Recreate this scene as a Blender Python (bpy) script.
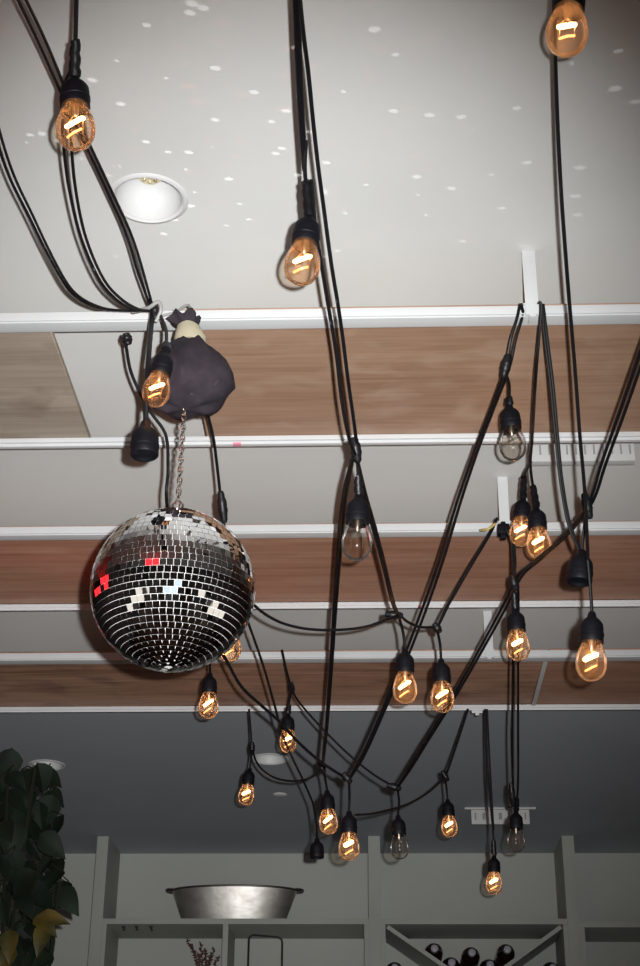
import bpy, bmesh, math, random
from mathutils import Vector, Matrix, noise
random.seed(11)
for o in list(bpy.data.objects): bpy.data.objects.remove(o, do_unlink=True)
SC = bpy.context.scene; COL = SC.collection
PI = math.pi

# ------------------------------------------------------------------ camera
CAMZ = 1.5
RIGHT = Vector((0.99931471, 0.03619894, 0.0077292)); UP = Vector((0.00990947, -0.46282562, 0.88639396)); FWD = Vector((-0.03566379, 0.88570993, 0.46286717))
FPX = 1491.365
CAM = Vector((0, 0, CAMZ))
cd = bpy.data.cameras.new('camera'); cam = bpy.data.objects.new('camera', cd); COL.objects.link(cam)
cd.sensor_fit = 'AUTO'; cd.sensor_width = 36.0; cd.lens = FPX / 966 * 36; cd.clip_start = .02
M3 = Matrix((RIGHT, UP, -FWD)).transposed(); cam.matrix_world = Matrix.Translation(CAM) @ M3.to_4x4()
SC.camera = cam

def ray(px, py): return RIGHT * ((px - 320) / FPX) - UP * ((py - 483) / FPX) + FWD
def at(px, py, dist): return CAM + ray(px, py) * dist                     # distance along the view axis
def at_y(px, py, y): d = ray(px, py); return CAM + d * (y / d.y)            # on the vertical plane y
def at_z(px, py, z): d = ray(px, py); return CAM + d * ((z - CAMZ) / d.z)   # on the level plane z

# ------------------------------------------------------------------ world, lights, exposure
w = bpy.data.worlds.new('room_air'); SC.world = w; w.use_nodes = True
w.node_tree.nodes['Background'].inputs[0].default_value = (.5, .55, .7, 1); w.node_tree.nodes['Background'].inputs[1].default_value = .02
SC.view_settings.view_transform = 'Standard'; SC.view_settings.look = 'None'; SC.view_settings.gamma = 1
SC.view_settings.exposure = 0.0
def aim(o, target): o.rotation_euler = (Vector(target) - o.location).to_track_quat('-Z', 'Y').to_euler()
def spot(name, loc, target, power, col, angle, blend, r):
    l = bpy.data.lights.new(name, 'SPOT'); l.energy = power; l.color = col; l.spot_size = math.radians(angle); l.spot_blend = blend; l.shadow_soft_size = r
    o = bpy.data.objects.new(name, l); COL.objects.link(o); o.location = loc; aim(o, target); return o
# the camera's flash unit, a hand's width to the right of the lens
FLASH = CAM + RIGHT * .046 + UP * .028
flash = spot('camera_flash', FLASH, at(262, 585, 3), 550, (.985, 1.0, .99), 53, 1.0, .0095); flash.scale = (.86, 1.0, 1.0)   # an upright oblong flash head
# red party light standing out of frame on the left: one beam on the ball, two thin beams past it
spot('red_party_beam', (-2.1, 2.7, CAMZ + .95), (-.655, 3.22, CAMZ + 1.45), 22, (1, .02, .03), 11, 1.0, .02)
BALL = at(173, 589.5, 2.29); BALL_R = .1262

# ------------------------------------------------------------------ materials
def mat(name, col, rough=.6, metal=0, spec=.5, **k):
    m = bpy.data.materials.new(name); m.use_nodes = True; b = m.node_tree.nodes['Principled BSDF']
    b.inputs['Base Color'].default_value = (*col, 1); b.inputs['Roughness'].default_value = rough; b.inputs['Metallic'].default_value = metal
    b.inputs['Specular IOR Level'].default_value = spec
    return m
def nd(m, t, **k):
    n = m.node_tree.nodes.new(t)
    for a, v in k.items(): setattr(n, a, v)
    return n
def varied(name, c1, c2, scale=(4, 4, 4), rough=.6, metal=0, detail=5, lo=.35, hi=.65, bump=0, spec=.5, obj=False):
    m = mat(name, c1, rough, metal, spec); nt = m.node_tree; L = nt.links; b = nt.nodes['Principled BSDF']
    tc = nd(m, 'ShaderNodeTexCoord'); mp = nd(m, 'ShaderNodeMapping'); mp.inputs['Scale'].default_value = scale
    nz = nd(m, 'ShaderNodeTexNoise'); nz.inputs['Scale'].default_value = 1; nz.inputs['Detail'].default_value = detail
    cr = nd(m, 'ShaderNodeValToRGB'); cr.color_ramp.elements[0].position = lo; cr.color_ramp.elements[1].position = hi
    cr.color_ramp.elements[0].color = (*c1, 1); cr.color_ramp.elements[1].color = (*c2, 1)
    L.new(tc.outputs['Object'], mp.inputs[0]); L.new(mp.outputs[0], nz.inputs['Vector']); L.new(nz.outputs[0], cr.inputs[0]); L.new(cr.outputs[0], b.inputs['Base Color'])
    if bump:
        bp = nd(m, 'ShaderNodeBump'); bp.inputs['Strength'].default_value = bump; bp.inputs['Distance'].default_value = .004
        L.new(nz.outputs[0], bp.inputs['Height']); L.new(bp.outputs[0], b.inputs['Normal'])
    return m
def wood(name, dark, mid, pale, blotch):
    m = mat(name, mid, .55, 0, .35); nt = m.node_tree; L = nt.links; b = nt.nodes['Principled BSDF']
    tc = nd(m, 'ShaderNodeTexCoord')
    def nz(scale, detail, dist=0.):
        mp = nd(m, 'ShaderNodeMapping'); mp.inputs['Scale'].default_value = scale
        n = nd(m, 'ShaderNodeTexNoise'); n.inputs['Scale'].default_value = 1; n.inputs['Detail'].default_value = detail; n.inputs['Distortion'].default_value = dist
        L.new(tc.outputs['Object'], mp.inputs[0]); L.new(mp.outputs[0], n.inputs['Vector']); return n
    grain = nz((3.5, 95, 20), 7, .5); bands = nz((1.2, 9, 5), 4, 1.2); blot = nz((7, 14, 10), 3, .4)
    r1 = nd(m, 'ShaderNodeValToRGB'); e = r1.color_ramp.elements; e[0].position = .33; e[0].color = (*dark, 1); e[1].position = .68; e[1].color = (*pale, 1)
    x = e.new(.5); x.color = (*mid, 1)
    mx = nd(m, 'ShaderNodeMath', operation='MULTIPLY_ADD'); mx.inputs[1].default_value = .55
    m2 = nd(m, 'ShaderNodeMath', operation='MULTIPLY'); m2.inputs[1].default_value = .45
    L.new(bands.outputs[0], m2.inputs[0]); L.new(grain.outputs[0], mx.inputs[0]); L.new(m2.outputs[0], mx.inputs[2]); L.new(mx.outputs[0], r1.inputs[0])
    r2 = nd(m, 'ShaderNodeValToRGB'); r2.color_ramp.elements[0].position = .52; r2.color_ramp.elements[1].position = .72
    r2.color_ramp.elements[0].color = (0, 0, 0, 1); r2.color_ramp.elements[1].color = (blotch[3],) * 3 + (1,)
    L.new(blot.outputs[0], r2.inputs[0])
    mc = nd(m, 'ShaderNodeMixRGB'); mc.inputs[2].default_value = (*blotch[:3], 1); L.new(r2.outputs[0], mc.inputs[0]); L.new(r1.outputs[0], mc.inputs[1])
    L.new(mc.outputs[0], b.inputs['Base Color'])
    return m
def glass(name, tint, dust):
    m = bpy.data.materials.new(name); m.use_nodes = True; nt = m.node_tree; nt.nodes.clear(); L = nt.links
    out = nd(m, 'ShaderNodeOutputMaterial'); tr = nd(m, 'ShaderNodeBsdfTransparent'); tr.inputs[0].default_value = (*tint, 1)
    gl = nd(m, 'ShaderNodeBsdfGlossy'); gl.inputs['Roughness'].default_value = .2
    fr = nd(m, 'ShaderNodeFresnel'); fr.inputs[0].default_value = 1.2
    tl = nd(m, 'ShaderNodeBsdfTranslucent'); tl.inputs[0].default_value = (.8, .72, .62, 1)
    m1 = nd(m, 'ShaderNodeMixShader'); m1.inputs[0].default_value = dust; m2 = nd(m, 'ShaderNodeMixShader')
    L.new(tr.outputs[0], m1.inputs[1]); L.new(tl.outputs[0], m1.inputs[2]); L.new(fr.outputs[0], m2.inputs[0]); L.new(m1.outputs[0], m2.inputs[1]); L.new(gl.outputs[0], m2.inputs[2]); L.new(m2.outputs[0], out.inputs[0])
    return m
def emit(name, col, s):
    m = bpy.data.materials.new(name); m.use_nodes = True; nt = m.node_tree; nt.nodes.clear()
    e = nd(m, 'ShaderNodeEmission'); e.inputs[0].default_value = (*col, 1); e.inputs[1].default_value = s
    nt.links.new(e.outputs[0], nd(m, 'ShaderNodeOutputMaterial').inputs[0]); return m

MT = {}
MT['ceiling'] = varied('ceiling_paint', (.615, .615, .60), (.655, .655, .64), (3, 3, 3), .85, lo=.3, hi=.7, spec=.1)
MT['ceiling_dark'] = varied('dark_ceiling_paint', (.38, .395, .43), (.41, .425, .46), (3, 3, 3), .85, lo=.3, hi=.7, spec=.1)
MT['white_wall'] = varied('wall_paint', (.42, .43, .395), (.45, .46, .425), (2, 2, 2), .8, spec=.15)
MT['dark_wall'] = varied('side_wall_paint', (.16, .16, .17), (.2, .2, .2), (2, 2, 2), .8, spec=.1)
MT['floor'] = varied('floor_boards', (.05, .035, .025), (.09, .06, .04), (1, 12, 1), .5)
MT['rail'] = varied('white_enamel', (.52, .53, .54), (.56, .57, .58), (9, 9, 9), .4, lo=.3, hi=.7)
MT['ply'] = wood('plywood', (.255, .148, .097), (.325, .200, .135), (.385, .25, .175), (.44, .33, .245, .55))
MT['ply_warm'] = wood('warm_plywood', (.28, .135, .085), (.37, .19, .125), (.45, .25, .17), (.46, .30, .22, .4))
MT['ply_grey'] = wood('weathered_plywood', (.26, .21, .165), (.34, .28, .225), (.41, .345, .28), (.17, .12, .085, .7))
MT['ply_rough'] = wood('stained_plywood', (.20, .10, .06), (.38, .21, .14), (.48, .29, .20), (.15, .07, .045, .7))
MT['rubber'] = mat('black_rubber', (.0045, .0045, .006), .45, 0, .28)
MT['tape'] = varied('black_tape', (.004, .004, .005), (.008, .008, .010), (60, 60, 60), .42, bump=.3, spec=.28)
MT['socket'] = mat('black_socket_plastic', (.004, .0042, .0065), .55, 0, .16)
MT['glass'] = glass('clear_bulb_glass', (.95, .93, .90), .06)
MT['glass_lit'] = glass('lit_bulb_glass', (.93, .86, .79), .055)
MT['filament'] = emit('hot_filament', (1, .46, .17), 30)
MT['filament_dim'] = emit('warm_filament', (1, .36, .10), 4.5)  # for the glowing bar that imitates the filament's reflection
MT['wire'] = mat('filament_wire', (.45, .4, .33), .35, 1)
MT['brass'] = mat('lamp_cap_metal', (.7, .62, .45), .3, 1)
MT['mirror'] = mat('mirror_tile', (.93, .93, .94), .015, 1)
MT['grout'] = varied('ball_grout', (.46, .455, .45), (.56, .55, .54), (40, 40, 40), .6)
MT['chrome'] = mat('steel_chain', (.72, .70, .66), .22, 1)
MT['cloth'] = varied('dark_cloth', (.022, .017, .023), (.032, .026, .032), (40, 40, 40), .9, bump=.4, spec=.15)
MT['masking'] = varied('masking_tape', (.33, .30, .21), (.39, .35, .26), (30, 30, 30), .6, bump=.2)
MT['tie_grey'] = mat('grey_tie', (.25, .25, .24), .5)
MT['tie_yellow'] = mat('yellow_tie', (.45, .34, .12), .5)
MT['trim_white'] = mat('fixture_white', (.60, .60, .60), .5)
MT['vent_white'] = mat('vent_enamel', (.52, .52, .51), .5)
MT['vent_dark'] = mat('vent_gap', (.26, .26, .26), .7)
MT['shelf'] = varied('shelf_paint', (.36, .37, .335), (.39, .40, .365), (6, 6, 6), .6, spec=.25)
MT['pan'] = varied('tarnished_tin', (.62, .58, .54), (.82, .79, .75), (16, 16, 22), .46, 1, bump=.3)
MT['pan_dark'] = mat('dark_tin_rim', (.10, .09, .085), .45, .8)
MT['bottle'] = mat('dark_wine_glass', (.020, .006, .008), .12, 0, .6)
MT['cap'] = mat('wine_foil', (.34, .34, .39), .45)
MT['black_wire'] = mat('black_wire', (.012, .012, .012), .5)
MT['leaf'] = varied('dark_leaf', (.004, .008, .005), (.008, .015, .008), (14, 14, 14), .6, spec=.12)
MT['leaf_yellow'] = varied('yellowing_leaf', (.075, .055, .007), (.02, .026, .006), (16, 16, 16), .5)
MT['stem'] = mat('plant_stem', (.012, .013, .008), .7, 0, .1)
MT['dried'] = varied('dried_sprig', (.075, .032, .026), (.11, .05, .04), (40, 40, 40), .8)
MT['clay'] = varied('clay_pot', (.22, .10, .06), (.26, .12, .075), (12, 12, 12), .8)
MT['window_glow'] = emit('evening_window', (1, .93, .82), .9)  # glow of the side panels added for the ball to reflect
MT['window_blue'] = emit('blue_evening_window', (.72, .86, 1), 1.1)  # glow of the added panel behind the camera
MT['red_lens'] = emit('red_lamp_lens', (1, .015, .02), 3.5)  # glow of the red bars added for the ball to reflect
MT['pink'] = mat('pink_paint_fleck', (.62, .22, .30), .6)  # red laser spots on the rails, painted in as pink
MT['orange_edge'] = varied('plywood_edge', (.42, .24, .13), (.5, .3, .17), (30, 4, 90), .7)

# ------------------------------------------------------------------ mesh helpers
def link(name, bm, m, parent=None, smooth=True, world=False):
    me = bpy.data.meshes.new(name); bmesh.ops.recalc_face_normals(bm, faces=bm.faces[:]); bm.to_mesh(me); bm.free()
    if smooth:
        for p in me.polygons: p.use_smooth = True
        try: me.set_sharp_from_angle(angle=math.radians(38))
        except Exception: pass
    for x in (m if isinstance(m, (list, tuple)) else [m]): me.materials.append(MT[x] if isinstance(x, str) else x)
    o = bpy.data.objects.new(name, me); COL.objects.link(o)
    if parent:
        o.parent = parent
        if world: o.matrix_parent_inverse = parent.matrix_world.inverted()
    return o
def tag(o, label, cat, group=None, kind=None):
    o['label'] = label; o['category'] = cat
    if group: o['group'] = group
    if kind: o['kind'] = kind
    return o
def thing(name, loc, label, cat, group=None, rot=None):
    o = bpy.data.objects.new(name, None); COL.objects.link(o); o.empty_display_size = .05
    o.matrix_world = Matrix.Translation(Vector(loc)) @ (rot.to_4x4() if rot else Matrix.Identity(4))
    return tag(o, label, cat, group)
def struct(name, bm, m, smooth=False):
    o = link(name, bm, m, None, smooth); o['kind'] = 'structure'; return o
def box(bm, a, b, bev=0):
    a, b = Vector(a), Vector(b); r = bmesh.ops.create_cube(bm, size=1, matrix=Matrix.Translation((a + b) / 2) @ Matrix.Diagonal((*[abs(b[i] - a[i]) for i in range(3)], 1)))
    if bev:
        es = list({e for v in r['verts'] for e in v.link_edges}); bmesh.ops.bevel(bm, geom=es, offset=bev, segments=2, affect='EDGES', profile=.7)
    return bm
def NB(): return bmesh.new()
def smooth_path(pts, n=8):
    P = [Vector(p) for p in pts]
    if len(P) < 3: return [P[0].lerp(P[-1], i / n) for i in range(n + 1)]
    out = []
    for i in range(len(P) - 1):
        p0 = P[i - 1] if i else P[0] * 2 - P[1]; p1, p2 = P[i], P[i + 1]; p3 = P[i + 2] if i + 2 < len(P) else P[-1] * 2 - P[-2]
        for k in range(n):
            t = k / n; out.append(.5 * ((2 * p1) + (p2 - p0) * t + (2 * p0 - 5 * p1 + 4 * p2 - p3) * t * t + (3 * p1 - p0 - 3 * p2 + p3) * t ** 3))
    out.append(P[-1]); return out
def tube(bm, pts, r, seg=8, closed=False, rf=None):
    """a swept tube through the points; rf(t) scales the radius"""
    n = len(pts); rings = []; N = None
    for i, p in enumerate(pts):
        t = (pts[(i + 1) % n] - pts[i - 1]) if closed else (pts[min(i + 1, n - 1)] - pts[max(i - 1, 0)])
        t = t.normalized() if t.length > 1e-9 else Vector((0, 0, 1))
        if N is None: N = t.orthogonal().normalized()
        N = (N - t * N.dot(t)).normalized(); B = t.cross(N); rr = r * (rf(i / (n - 1)) if rf else 1)
        rings.append([bm.verts.new(p + (N * math.cos(2 * PI * k / seg) + B * math.sin(2 * PI * k / seg)) * rr) for k in range(seg)])
    for i in range(n if closed else n - 1):
        a, b = rings[i], rings[(i + 1) % n]
        for k in range(seg): bm.faces.new((a[k], a[(k + 1) % seg], b[(k + 1) % seg], b[k]))
    if not closed: bm.faces.new(rings[0][::-1]); bm.faces.new(rings[-1])
    return bm
def lathe(bm, prof, seg=24, mtx=None, caps=True, sx=1, sy=1):
    rings = []
    for r, z in prof:
        if r < 1e-6: rings.append([bm.verts.new((mtx @ Vector((0, 0, z))) if mtx else (0, 0, z))])
        else:
            rr = [Vector((r * math.cos(2 * PI * k / seg) * sx, r * math.sin(2 * PI * k / seg) * sy, z)) for k in range(seg)]
            rings.append([bm.verts.new(mtx @ v if mtx else v) for v in rr])
    for a, b in zip(rings, rings[1:]):
        for k in range(seg):
            k2 = (k + 1) % seg
            if len(a) == 1 and len(b) == 1: continue
            if len(a) == 1: bm.faces.new((a[0], b[k], b[k2]))
            elif len(b) == 1: bm.faces.new((a[k], b[0], a[k2]))
            else: bm.faces.new((a[k], b[k], b[k2], a[k2]))
    if caps:
        for r in (rings[0], rings[-1]):
            if len(r) > 1: bm.faces.new(r)
    return bm

# ------------------------------------------------------------------ room shell
CZ = CAMZ + 1.58; HR = CAMZ + 1.45; WY = 6.515
X0, X1, Y0 = -2.7, 2.7, -2.6
def slab_with_holes(x0, x1, y0, y1, z, holes, t):
    bm = NB(); es = []
    c = [bm.verts.new(v) for v in ((x0, y0, z), (x1, y0, z), (x1, y1, z), (x0, y1, z))]
    es += [bm.edges.new((c[i], c[(i + 1) % 4])) for i in range(4)]
    for (hx, hy, r) in holes:
        v = [bm.verts.new((hx + r * math.cos(2 * PI * k / 40), hy + r * math.sin(2 * PI * k / 40), z)) for k in range(40)]
        es += [bm.edges.new((v[i], v[(i + 1) % 40])) for i in range(40)]
    bmesh.ops.triangle_fill(bm, edges=es, use_beauty=True)
    g = bmesh.ops.extrude_face_region(bm, geom=bm.faces[:])
    bmesh.ops.translate(bm, verts=[v for v in g['geom'] if isinstance(v, bmesh.types.BMVert)], vec=(0, 0, t))
    return bm
LIGHTS = [at_z(148.5, 199, CZ), at_z(270, 759, CZ), at_z(47, 765, CZ)]
LR = .058
YC = 4.23   # the ceiling behind the last rail has a darker blue grey colour
struct('ceiling', slab_with_holes(X0, X1, Y0, YC, CZ, [(p.x, p.y, LR) for p in LIGHTS[:1]], .14), 'ceiling')
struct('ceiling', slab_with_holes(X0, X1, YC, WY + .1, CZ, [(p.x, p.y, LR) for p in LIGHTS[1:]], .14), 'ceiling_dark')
struct('floor', box(NB(), (X0, Y0, -.1), (X1, WY + .1, 0)), 'floor')
struct('wall_back', box(NB(), (X0, WY, 0), (X1, WY + .1, CZ)), 'white_wall')
struct('wall_left', box(NB(), (X0 - .1, Y0 - .1, -.1), (X0, WY + .1, CZ + .14)), 'dark_wall')
struct('wall_right', box(NB(), (X1, Y0 - .1, -.1), (X1 + .1, WY + .1, CZ + .14)), 'dark_wall')
struct('wall_front', box(NB(), (X0, Y0 - .1, -.1), (X1, Y0, CZ + .14)), 'dark_wall')

for n, (x, y0, y1) in enumerate(((X0, -2.3, 1.4), (X1, -1.0, 2.6))):  # window-like glowing panels, added unseen for the mirror ball to reflect
    s_ = 1 if x < 0 else -1; bm = NB(); z0, z1 = .40, 1.2
    box(bm, (x + s_ * .001, y0, z0), (x + s_ * .012, y1, z1)); struct('window_%d' % (n + 1), bm, 'window_glow')
    bm = NB()
    for k in range(6):
        yy = y0 + (y1 - y0) * k / 5; box(bm, (x + s_ * .001, yy - .02, z0 - .04), (x + s_ * .03, yy + .02, z1 + .04))
    for zz in (z0, z1): box(bm, (x + s_ * .001, y0 - .02, zz - .02), (x + s_ * .03, y1 + .02, zz + .02))
    struct('trim_%d' % (n + 1), bm, 'trim_white')
bm = NB(); box(bm, (-.35, Y0 + .001, .03), (1.0, Y0 + .012, 1.05)); struct('window_3', bm, 'window_blue')  # bluish glowing panel behind the camera, added for the ball's centre tiles
bm = NB()
for xx in (-.35, .1, .55, 1.0): box(bm, (xx - .025, Y0 + .001, 0), (xx + .025, Y0 + .03, 1.09))
for zz in (.03, 1.05): box(bm, (-.37, Y0 + .001, zz - .025), (1.02, Y0 + .03, zz + .025))
struct('trim_3', bm, 'trim_white')
def red_bar(loc, target, ln, h, label):  # unseen red bar, added to show up in the mirror ball
    l = Vector(loc); d = (Vector(target) - l).normalized(); x = d.cross(Vector((0, 0, 1))).normalized(); z = x.cross(d); t = thing('red_light_bar', l, label, 'party light', 'red party lights', Matrix((x, d, z)).transposed())
    bm = NB(); box(bm, (-ln / 2, -.05, -h / 2 - .01), (ln / 2, 0, h / 2 + .01), .006); link('housing', bm, 'socket', t)
    bm = NB(); box(bm, (-ln / 2 + .01, .0, -h / 2), (ln / 2 - .01, .008, h / 2), .003); link('red_lens', bm, 'red_lens', t)
    bm = NB(); tube(bm, [l - d * .03, Vector((l.x - d.x * .03, l.y - d.y * .03, CZ - .001))], .009, 10); link('ceiling_rod', bm, 'socket', t, True, True)
red_bar((-.95, .3, CAMZ + 1.36), BALL, .6, .24, 'red light bar under the ceiling left of the camera, out of the picture')
red_bar((-2.2, 2.75, CAMZ + 1.25), BALL, 1.1, .2, 'red light bar near the left wall, out of the picture')
# ------------------------------------------------------------------ hung rails and plywood panels
BAYS = [('nearest', 2.128, 2.19, 2.575, 2.614), ('middle', 2.972, 3.041, 3.418, 3.452), ('farthest', 3.749, 3.833, 4.192, 4.236)]
POSTS = [(527.8, 249.3), (502, 475.3), (486, 585)]
def hrel(app, h): return app * (1.45 + h) / 1.45
for k, (nm, a, b, c, d) in enumerate(BAYS):
    fy = hrel(a, .017); gy = hrel(c, .016)
    bm = NB(); box(bm, (X0 + .002, fy, HR), (X1 - .002, b, HR + .017), .0012); box(bm, (X0 + .002, fy + .004, HR - .0025), (X1 - .002, b - .004, HR + .001), .0008)
    t = thing('ceiling_rail', (0, fy, HR), 'white rail with hanger bar, near side of the %s plywood strip' % nm, 'ceiling rail', 'white ceiling rails')
    link('rail_bar', bm, 'rail', t, True, True)
    # hanger bar from the ceiling to the rail
    px, py = POSTS[k]; p = at_y(px, py, fy); bm = NB(); hw = .0115
    box(bm, (p.x - hw, fy - .004, HR - .004), (p.x + hw, fy, CZ), .001)
    box(bm, (p.x - hw * .5, fy - .004, HR - .008), (p.x + hw * .5, fy + .02, HR - .003), .001)
    box(bm, (p.x - hw - .003, fy - .005, HR + .016), (p.x + hw + .003, fy + .003, HR + .019), .0005)
    link('hanger_bar', bm, 'rail', t, True, True)
    if k == 0:
        bm = NB(); q = at_z(237, 443, HR)
    bm = NB(); box(bm, (X0 + .002, gy, HR), (X1 - .002, d, HR + .016), .0012); box(bm, (X0 + .002, gy - .006, HR + .006), (X1 - .002, gy + .003, HR + .0158), .0008)
    t = thing('ceiling_rail', (0, gy, HR), 'thin white rail along the far side of the %s plywood strip' % nm, 'ceiling rail', 'white ceiling rails')
    link('rail_bar', bm, 'rail', t, True, True)
    if k == 0:  # red laser light painted on as a pink patch
        q = at_z(237, 442, HR); bm = NB(); box(bm, (q.x - .009, gy - .001, HR - .0006), (q.x + .007, d - .002, HR + .004), .0005); o = link('pink_mark', bm, 'pink', t, False, True); o['label'] = 'small pink fleck of paint on the rail'
    if k == 1:  # second laser spot, painted on the same way
        q = at_z(421, 606, HR); bm = NB(); box(bm, (q.x - .007, gy - .001, HR - .0006), (q.x + .006, d - .003, HR + .004), .0005); o = link('pink_mark', bm, 'pink', t, False, True); o['label'] = 'small pink fleck of paint on the rail'
    if k == 2:
        q = at_z(477, 711, HR); bm = NB(); box(bm, (q.x - .016, gy, HR - .008), (q.x + .016, d + .004, HR + .001), .002); box(bm, (q.x - .006, gy + .006, HR - .016), (q.x + .006, d - .004, HR - .006), .002); link('rail_clip', bm, 'rail', t, True, True)
    # plywood panels lie on the rails
    def panel(xl, xr, label, m, skew=0, fore=.021):
        bm = NB(); zb = HR + .0172; y0, y1 = fy + fore, d - .002
        for v in box(bm, (xl, y0, zb), (xr, y1, zb + .012)).verts:
            if skew and v.co.x > (xl + xr) / 2: v.co.x += skew * (v.co.y - y0) / (y1 - y0)
        bmesh.ops.bevel(bm, geom=bm.edges[:], offset=.0012, segments=1, affect='EDGES')
        tag(link('plywood_panel', bm, m, None, True), label, 'wood panel', 'plywood panels')
    if k == 0:
        e1 = at_z(51.7, 333.7, HR + .017); e2 = at_z(89.5, 437.5, HR + .017); g1 = at_z(204, 408.7, HR + .017)
        panel(X0 + .01, e1.x, 'grey weathered plywood panel with cut end at the left of the nearest strip', 'ply_grey', e2.x - e1.x)
        panel(g1.x - .006, X1 - .01, 'long brown plywood panel on the nearest rails, right of the cloth bag', 'ply', 0, .013)
    elif k == 1: panel(X0 + .01, X1 - .01, 'long brown plywood panel on the middle rails behind the mirror ball', 'ply_warm')
    else:
        j = at_z(540, 680, HR + .017)
        panel(X0 + .01, j.x - .006, 'stained brown plywood panel on the farthest rails, left of the joint strip', 'ply_rough')
        panel(j.x + .006, X1 - .01, 'plain brown plywood panel on the farthest rails, right of the joint strip', 'ply_warm')
        bm = NB(); box(bm, (j.x - .006, b - .01, HR + .011), (j.x + .006, gy + .002, HR + .0165), .0008)
        tag(link('joint_strip', bm, 'vent_white', None), 'short pale metal strip covering the joint of the farthest plywood panels', 'metal strip')

# ------------------------------------------------------------------ ceiling fittings
def downlight(p, label, lens):
    t = thing('recessed_downlight', (p.x, p.y, CZ), label, 'ceiling light', 'recessed ceiling lights')
    bm = NB(); lathe(bm, [(LR - .001, .003), (LR - .002, -.0005), (LR + .002, -.0035), (LR + .007, -.0026), (LR + .0095, -.0002), (LR + .0095, .0), (LR - .001, .003)], 48, None, False); link('trim_ring', bm, 'trim_white', t)
    bm = NB(); lathe(bm, [(LR - .0015, .0), (LR * .93, .016), (LR * .78, .034), (LR * .56, .046), (LR * .40, .050), (LR * .38, .056)], 48, None, False); link('reflector_cone', bm, 'trim_white', t)
    bm = NB(); lathe(bm, [(.0, .044), (.013, .044), (.020, .046), (.022, .056), (.0, .056)], 28)
    for a in range(7): bmesh.ops.create_icosphere(bm, subdivisions=1, radius=.0038, matrix=Matrix.Translation((.012 * math.cos(a * 2 * PI / 7), .012 * math.sin(a * 2 * PI / 7), .044)))
    link('lamp_lens', bm, 'brass', t)
downlight(LIGHTS[0], 'round white recessed downlight in the ceiling in front of the nearest rail', 1)
downlight(LIGHTS[1], 'small far recessed downlight in the dark ceiling behind the cables', 1)
downlight(LIGHTS[2], 'far recessed downlight half hidden by the plant leaves', 1)
p = at_z(280, 794.5, CZ); bm = NB(); lathe(bm, [(0, -.006), (.018, -.006), (.026, -.003), (.028, 0), (0, 0)], 28)
tag(link('sprinkler_plate', bm, 'trim_white', None), 'small round white sprinkler plate on the far dark ceiling', 'sprinkler plate').location = (p.x, p.y, CZ)
def vent(x0, x1, yt, yb, label, slots, fl):
    """a shallow white diffuser box under the ceiling, its slotted face towards the room"""
    a, b = at_z(x0, yt, CZ), at_z(x1, yt, CZ); y = (a.y + b.y) / 2; w = b.x - a.x; h = CZ - at_y((x0 + x1) / 2, yb, y).z
    t = thing('air_vent', ((a.x + b.x) / 2, y, CZ), label, 'air vent', 'ceiling air vents')
    bm = NB(); box(bm, (-w / 2, 0, -h), (w / 2, .02, 0), .0015); link('grille_box', bm, 'vent_white', t)
    bm = NB(); box(bm, (-w / 2 - fl, -.012, -.0075), (w / 2 + fl, .004, 0), .002); link('front_flange', bm, 'vent_white', t)
    for i in range(slots):
        x = -w / 2 + (i + .5) * w / slots; d = (.10, .16, .08, .2)[i % 4] if slots < 9 else .1; bm = NB(); box(bm, (x - w / slots * d, -.001, -h * .72), (x + w / slots * d, .004, -h * .30)); link('slot', bm, 'vent_dark', t, False)
vent(526, 633, 438, 461, 'pale slotted air vent on the ceiling above the clear bulb, behind the nearest rail', 12, .002)
vent(471, 529, 808, 824, 'pale slotted air vent on the far dark ceiling above the shelves', 7, .026)

# ------------------------------------------------------------------ shelving on the back wall
SY = 6.2; Z_SH = at_y(300, 924, SY).z; SH_T = .022
def wx(px, py=900, y=SY): return at_y(px, py, y).x
unit = thing('wall_shelving', (wx(372), WY, 0), 'pale grey built-in shelving with uprights and cubbies along the back wall', 'shelving')
UPR = [(wx(97.5, 836), wx(108.8, 836)), (wx(368, 834), wx(380, 834)), (wx(561.5, 835), wx(573.5, 835))]
for i, (a, b) in enumerate(UPR): link('upright', box(NB(), (a, SY, .0), (b, WY - .002, CZ - .003), .0015), 'shelf', unit, True, True)
UPR.append((UPR[2][1] + .62, UPR[2][1] + .665)); a, b = UPR[3]; link('upright', box(NB(), (a, SY, .0), (b, WY - .002, CZ - .003), .0015), 'shelf', unit, True, True)
tp = .018; CH = .52
for i in range(3):
    xa, xb = UPR[i][1], UPR[i + 1][0]; z = Z_SH if i < 2 else Z_SH - .012
    for zz in (z, z - CH, z - 2 * CH): link('shelf_board', box(NB(), (xa, SY + .001, zz), (xb, WY - .002, zz + SH_T), .001), 'shelf', unit, True, True)
    for s in (0, 1):
        x = xa if s == 0 else xb - tp; link('cubby_side', box(NB(), (x, SY + .003, z - CH), (x + tp, WY - .002, z), .001), 'shelf', unit, True, True)
link('divider', box(NB(), (wx(222.5, 935), SY + .004, Z_SH - CH), (wx(228, 935), WY - .002, Z_SH), .001), 'shelf', unit, True, True)
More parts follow.
